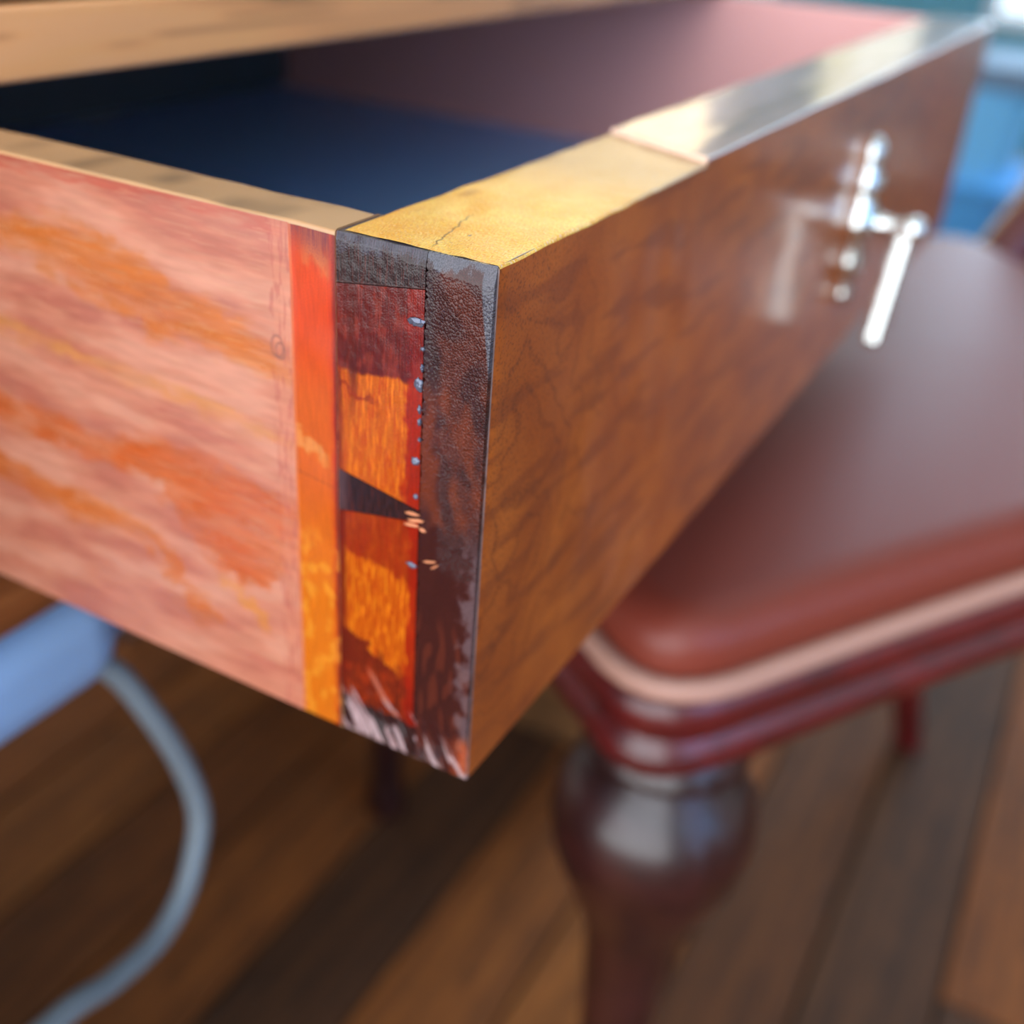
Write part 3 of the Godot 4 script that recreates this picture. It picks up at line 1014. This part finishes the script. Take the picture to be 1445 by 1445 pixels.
	for c in [[-13.0, -45.3, 1.4, 0.3, -0.1], [-12.2, -46.4, 1.7, 0.35, -0.25], [-13.2, -47.5, 1.4, 0.35, -0.1], [-10.9, -47.8, 0.75, 0.35, 0.2], [-9.4, -53.6, 1.3, 0.25, -0.25], [-8.3, -54.3, 0.9, 0.2, -0.7]]:
		var s := Shape.new()
		blob(s, Vector3.ZERO, Vector3(0.0003, c[3] / 1000.0, c[2] / 1000.0), int(c[0] * -7.0))
		var lean := Basis(Vector3.RIGHT, c[4])
		for k in s.v.size():
			s.v[k] = lean * s.v[k] + Vector3(0.0, TALL + c[1] / 1000.0, c[0] / 1000.0)
			s.n[k] = lean * s.n[k]
		obj("splinter", s, M.splinter, board)

	# --- the rest of the box
	var put := func(called: String, lo: Vector3, hi: Vector3, m: Material) -> void:
		var s := Shape.new()
		s.block((lo + hi) / 2.0 + up, hi - lo, 0.0008, 2)
		obj(called, s, m, d)
	put.call("side_board", Vector3(WIDE - SIDE, -TALL + 0.0002, back), Vector3(WIDE - 0.0004, -0.0004, -THICK - gap), M.inside)
	put.call("back_board", Vector3(SIDE, -TALL + 0.016, back + 0.012), Vector3(WIDE - SIDE, -0.006, back + 0.024), M.backing)
	put.call("bottom_board", Vector3(SIDE, -TALL + 0.008, back), Vector3(WIDE - SIDE, -TALL + 0.014, -THICK), M.lining)

	handle(d)


func blob(s: Shape, at: Vector3, size: Vector3, number: int) -> void:
	var w := nz("simplex", 1.0, 71, 1)
	s.grid(14, 8, func(i: int, j: int) -> Array:
		var a := TAU * (i % 14) / 14.0
		var b := PI * j / 8.0
		var p := Vector3(-cos(b), sin(b) * sin(a), sin(b) * cos(a))
		p *= 1.0 + 0.45 * w.get_noise_3d(p.x * 1.6 + number * 3.1, p.y * 1.6, p.z * 1.6)
		return [at + p * size, Vector2(i / 14.0, j / 8.0)], at)


func handle(d: Node3D) -> void:
	var at := Vector3(0.252, TALL, 0.0)
	var pl := Shape.new()
	# a flattened baluster standing against the face
	pl.lathe(at + Vector3(0, 0, 0.0022), PackedVector2Array([Vector2(0.0005, -0.0745), Vector2(0.0035, -0.0735), Vector2(0.0048, -0.070), Vector2(0.0030, -0.067), Vector2(0.0052, -0.063), Vector2(0.0070, -0.058), Vector2(0.0048, -0.0535), Vector2(0.0076, -0.049), Vector2(0.0088, -0.045), Vector2(0.0076, -0.041), Vector2(0.0050, -0.0375), Vector2(0.0068, -0.0335), Vector2(0.0064, -0.0305), Vector2(0.0038, -0.0275), Vector2(0.0050, -0.0245), Vector2(0.0048, -0.021), Vector2(0.0030, -0.0185), Vector2(0.0005, -0.017)]), 24, Basis.IDENTITY, 0.8)
	var plate := obj("handle", pl, M.chrome, d)
	plate.set_meta("label", "silvery metal drop handle")
	var post := Shape.new()
	post.lathe(at + Vector3(0, -0.045, 0.003), PackedVector2Array([Vector2(0.0062, 0.0), Vector2(0.0050, 0.002), Vector2(0.0032, 0.004), Vector2(0.0028, 0.012), Vector2(0.0040, 0.0145), Vector2(0.0046, 0.0175), Vector2(0.0036, 0.0205), Vector2(0.0005, 0.0215)]), 20, Basis(Vector3.RIGHT, PI / 2.0))
	obj("post", post, M.chrome, plate)
	var drop := Shape.new()
	var hang := Basis(Vector3.BACK, -0.11) * Basis(Vector3.RIGHT, 0.05)
	drop.block(at + Vector3(0, -0.045, 0.0185) + hang * Vector3(0, -0.0195, 0), Vector3(0.0072, 0.042, 0.0068), 0.0022, 4, hang)
	drop.lathe(at + Vector3(0.007, -0.045, 0.0185) + hang * Vector3(0, -0.029, 0), PackedVector2Array([Vector2(0.0005, -0.0115), Vector2(0.0070, -0.0095), Vector2(0.0105, -0.004), Vector2(0.0105, 0.002), Vector2(0.0070, 0.0075), Vector2(0.0005, 0.0095)]), 24, hang, 0.36)
	obj("drop", drop, M.chrome, plate)


# ---------------------------------------------------------------- chair
func chair() -> void:
	var a := Vector2(0.75, 0.66).normalized()              # from the front edge of the seat to its back, x and z
	var turn := atan2(-a.x, -a.y)
	var spin := Basis(Vector3.UP, turn)
	var half_front := 0.225
	var half_back := 0.165
	var half_deep := 0.220
	var corner := Vector3(0.124, 0, -0.0055)
	var mid := corner - spin * Vector3(half_front, 0, half_deep)
	var c := base("chair", mid, turn)
	tag(c, "dark red mahogany chair with brown leather seat and pale piping beside the drawer", "chair")
	var seat_y := TOP - 0.172

	# outline of the seat: rounded corners, sides bowed a little inwards
	var outline := PackedVector2Array()
	var rc := 0.034
	var corners := [Vector2(half_front, half_deep), Vector2(half_back, -half_deep), Vector2(-half_back, -half_deep), Vector2(-half_front, half_deep)]
	for k in 4:
		var p: Vector2 = corners[k]
		var before: Vector2 = (corners[(k + 3) % 4] - p).normalized()
		var after: Vector2 = (corners[(k + 1) % 4] - p).normalized()
		for t in 7:
			var q := t / 6.0
			outline.append((p + before * rc).lerp(p, q).lerp(p.lerp(p + after * rc, q), q))
		var next: Vector2 = corners[(k + 1) % 4]
		var inward := Vector2(-after.y, after.x)
		if inward.dot(-p) < 0.0:
			inward = -inward
		for t in range(1, 12):
			var q := t / 12.0
			var p0 := p + after * rc
			var p1 := next - after * rc
			var bow := sin(PI * q) * (0.006 if k != 3 else -0.010)
			outline.append(p0.lerp(p1, q) + inward * bow)
	var count := outline.size()
	var outs := PackedVector2Array()
	for k in count:
		var t := (outline[(k + 1) % count] - outline[(k - 1 + count) % count]).normalized()
		var o := Vector2(t.y, -t.x)
		outs.append(o if o.dot(outline[k]) > 0.0 else -o)
	var round_profile := func(s: Shape, prof: PackedVector2Array, inside: Vector3) -> void:
		s.grid(count, prof.size() - 1, func(i: int, j: int) -> Array:
			var p := outline[i % count] + outs[i % count] * prof[j].x
			return [Vector3(p.x, prof[j].y, p.y), Vector2(float(i) / count, prof[j].y)], inside)
	# leather pad
	var pad := Shape.new()
	var sides := PackedVector2Array([Vector2(-0.004, seat_y - 0.002), Vector2(-0.0015, seat_y + 0.004), Vector2(-0.0015, seat_y + 0.011), Vector2(-0.0025, seat_y + 0.016), Vector2(-0.006, seat_y + 0.020), Vector2(-0.011, seat_y + 0.0220), Vector2(-0.017, seat_y + 0.0228)])
	round_profile.call(pad, sides, Vector3(0, seat_y, 0))
	pad.grid(count, 8, func(i: int, j: int) -> Array:
		var p := (outline[i % count] - outs[i % count] * 0.017) * (1.0 - j / 8.2)
		return [Vector3(p.x, seat_y + 0.0228 + 0.0025 * (1.0 - pow(1.0 - j / 8.0, 2.0)), p.y), p], Vector3(0, seat_y - 0.5, 0))
	obj("seat_pad", pad, M.leather, c)
	var line := PackedVector3Array()
	for k in count:
		var p := outline[k] + outs[k] * 0.001
		line.append(Vector3(p.x, seat_y, p.y))
	var pipe := Shape.new()
	pipe.tube(line, PackedFloat32Array([0.0042]), 10, true)
	obj("piping", pipe, M.piping, c)
	# moulded seat rail
	var rail := Shape.new()
	var r0 := seat_y - 0.0035
	round_profile.call(rail, PackedVector2Array([Vector2(-0.022, r0), Vector2(-0.001, r0), Vector2(0.003, r0 - 0.004), Vector2(0.004, r0 - 0.010), Vector2(0.002, r0 - 0.016), Vector2(-0.0025, r0 - 0.019), Vector2(-0.0025, r0 - 0.022), Vector2(0.001, r0 - 0.025), Vector2(0.002, r0 - 0.031), Vector2(-0.001, r0 - 0.037), Vector2(-0.006, r0 - 0.041), Vector2(-0.022, r0 - 0.042), Vector2(-0.022, r0)]), Vector3(0, r0 - 0.02, 0))
	obj("seat_rail", rail, M.mahogany, c)
	# turned front legs, square-set back legs
	for side: float in [-1.0, 1.0]:
		var s := Shape.new()
		var top := r0 - 0.038
		s.lathe(Vector3(side * (half_front - 0.030), 0, half_deep - 0.030), PackedVector2Array([Vector2(0.012, 0.0), Vector2(0.016, 0.006), Vector2(0.017, 0.018), Vector2(0.013, 0.030), Vector2(0.0125, 0.06), Vector2(0.0150, 0.20), Vector2(0.0155, 0.26), Vector2(0.0195, top - 0.10), Vector2(0.029, top - 0.075), Vector2(0.0365, top - 0.055), Vector2(0.0390, top - 0.041), Vector2(0.0375, top - 0.027), Vector2(0.031, top - 0.016), Vector2(0.024, top - 0.011), Vector2(0.024, top - 0.008), Vector2(0.030, top - 0.004), Vector2(0.031, top), Vector2(0.027, top + 0.006)]), 28)
		obj("front_leg", s, M.mahogany_dark, c)
		var b := Shape.new()
		var points := PackedVector3Array()
		for k in 9:
			var t := k / 8.0
			points.append(Vector3(side * (half_back - 0.022), lerpf(0.0, r0 - 0.002, t), -half_deep + 0.022 - 0.10 * pow(1.0 - t, 1.5)))
		b.tube(points, PackedFloat32Array([0.013, 0.0135, 0.014, 0.0145, 0.015, 0.016, 0.017, 0.018, 0.018]), 12)
		obj("back_leg", b, M.mahogany, c)
		# raked, curved stile
		var st := Shape.new()
		var way := PackedVector3Array()
		for k in 15:
			var t := k / 14.0
			way.append(Vector3(side * (half_back - 0.006 + 0.020 * sin(PI * t)), r0 - 0.030 + 0.46 * t, -half_deep - 0.008 - 0.20 * t - 0.050 * sin(PI * minf(1.0, t * 1.4))))
		st.tube(way, PackedFloat32Array([0.021, 0.020, 0.019, 0.018]), 14)
		obj("back_stile", st, M.mahogany, c)
	for bar in [[0.55, 0.018, 0.0], [0.97, 0.024, 0.03]]:
		var t: float = bar[0]
		var cr := Shape.new()
		var way := PackedVector3Array()
		for k in 13:
			var q := k / 6.0 - 1.0
			way.append(Vector3(q * (half_back - 0.004 + 0.020 * sin(PI * t)), r0 - 0.030 + 0.46 * t + float(bar[2]) * (1.0 - q * q), -half_deep - 0.008 - 0.20 * t - 0.050 * sin(PI * minf(1.0, t * 1.4)) - 0.012 * (1.0 - q * q)))
		cr.tube(way, PackedFloat32Array([bar[1]]), 14, false, 0.6)
		obj("crest_rail" if t > 0.5 else "back_rail", cr, M.mahogany, c)


# ---------------------------------------------------------------- power strip and cords
func smooth_path(points: Array, each: int) -> PackedVector3Array:
	var c := Curve3D.new()
	for k in points.size():
		var before: Vector3 = points[maxi(k - 1, 0)]
		var after: Vector3 = points[mini(k + 1, points.size() - 1)]
		var t := (after - before) / 6.0
		c.add_point(points[k], -t, t)
	var out := PackedVector3Array()
	for k in range(0, (points.size() - 1) * each + 1):
		var s := mini(k / each, points.size() - 2)
		out.append(c.sample(s, float(k - s * each) / each))
	return out


func power_strip() -> void:
	var p := base("power_strip", Vector3(-0.13, TOP - 0.1690, -0.158))
	tag(p, "pale blue-white plastic power strip fixed under the lower desk rail", "power strip")
	var s := Shape.new()
	s.block(Vector3(0, 0.0196, 0), Vector3(0.362, 0.0392, 0.036), 0.0165, 7)
	obj("casing", s, M.white, p)
	for k in 4:
		var f := Shape.new()
		f.lathe(Vector3(-0.14 + 0.075 * k, -0.0002, 0), PackedVector2Array([Vector2(0.0165, 0.0), Vector2(0.0165, 0.002), Vector2(0.0145, 0.0025)]), 20)
		obj("socket", f, M.socket, p)
	var n := Shape.new()
	n.lathe(Vector3(0.180, 0.0196, 0), PackedVector2Array([Vector2(0.012, 0.0), Vector2(0.011, 0.008), Vector2(0.006, 0.013), Vector2(0.0045, 0.018)]), 16, Basis(Vector3.BACK, -PI / 2.0))
	obj("cord_grip", n, M.white, p)

	var drop := Shape.new()
	drop.tube(smooth_path([Vector3(0.047, 0.461, -0.158), Vector3(0.0530, 0.452, -0.153), Vector3(0.0612, 0.4284, -0.1475), Vector3(0.0680, 0.4046, -0.145), Vector3(0.0695, 0.3858, -0.1425), Vector3(0.0637, 0.3734, -0.140), Vector3(0.0535, 0.3623, -0.1375), Vector3(0.0377, 0.3574, -0.135), Vector3(0.016, 0.3623, -0.1325), Vector3(-0.0084, 0.3722, -0.130), Vector3(-0.06, 0.376, -0.125), Vector3(-0.13, 0.30, -0.12), Vector3(-0.17, 0.12, -0.12), Vector3(-0.20, 0.012, -0.13), Vector3(-0.32, 0.0055, -0.16)], 6), PackedFloat32Array([0.0040]), 12)
	cord(p, drop)
	var run := Shape.new()
	run.tube(smooth_path([Vector3(0.0685, 0.4806, -0.158), Vector3(0.078, 0.470, -0.156), Vector3(0.088, 0.458, -0.156), Vector3(0.105, 0.440, -0.162), Vector3(0.20, 0.400, -0.17), Vector3(0.25, 0.370, -0.26), Vector3(0.30, 0.30, -0.42), Vector3(0.40, 0.12, -0.56), Vector3(0.48, 0.0055, -0.64), Vector3(0.55, 0.0055, -0.68)], 6), PackedFloat32Array([0.0036]), 12)
	cord(p, run)


func cord(p: Node3D, s: Shape) -> void:
	for k in s.v.size():
		s.v[k] -= p.position
	obj("cord", s, M.cord, p)


# ---------------------------------------------------------------- blue boxes under the window
func tubs() -> void:
	for k in 2:
		var t := base("storage_box", Vector3(2.62, 0.0 if k == 0 else 0.165, -0.31))
		var tall := 0.15 if k == 0 else 0.195
		var s := Shape.new()
		var wide := 0.20
		s.grid(40, 6, func(i: int, j: int) -> Array:
			var a := TAU * i / 40.0
			var q := Vector2(cos(a), sin(a))
			var e := pow(pow(absf(q.x), 6.0) + pow(absf(q.y), 6.0), -1.0 / 6.0)
			var r := lerpf(0.90, 1.0, j / 6.0)
			return [Vector3(q.x * e * 0.17 * r, tall * j / 6.0, q.y * e * wide * r), Vector2(i / 40.0, j / 6.0)], Vector3(0, tall / 2.0, 0))
		var foot := PackedVector3Array()
		for i in 40:
			foot.append(s.v[i])
		s.fan(foot, Vector3(0, tall / 2.0, 0))
		obj("body", s, M.blue_deep if k == 0 else M.blue, t)
		var l := Shape.new()
		l.block(Vector3(0, tall + 0.0076, 0), Vector3(0.36, 0.015 if k == 0 else 0.045, 0.42), 0.007, 3)
		if k == 1:
			for q in l.v.size():
				l.v[q].y += 0.015
		obj("lid", l, M.blue_deep if k == 0 else M.blue_rim, t)
		tag(t, "deep blue plastic box on the floor, lower of the two beyond the chair" if k == 0 else "bright blue plastic box with a pale lid, upper of the two beyond the chair", "storage box", "blue boxes stacked beyond the chair")
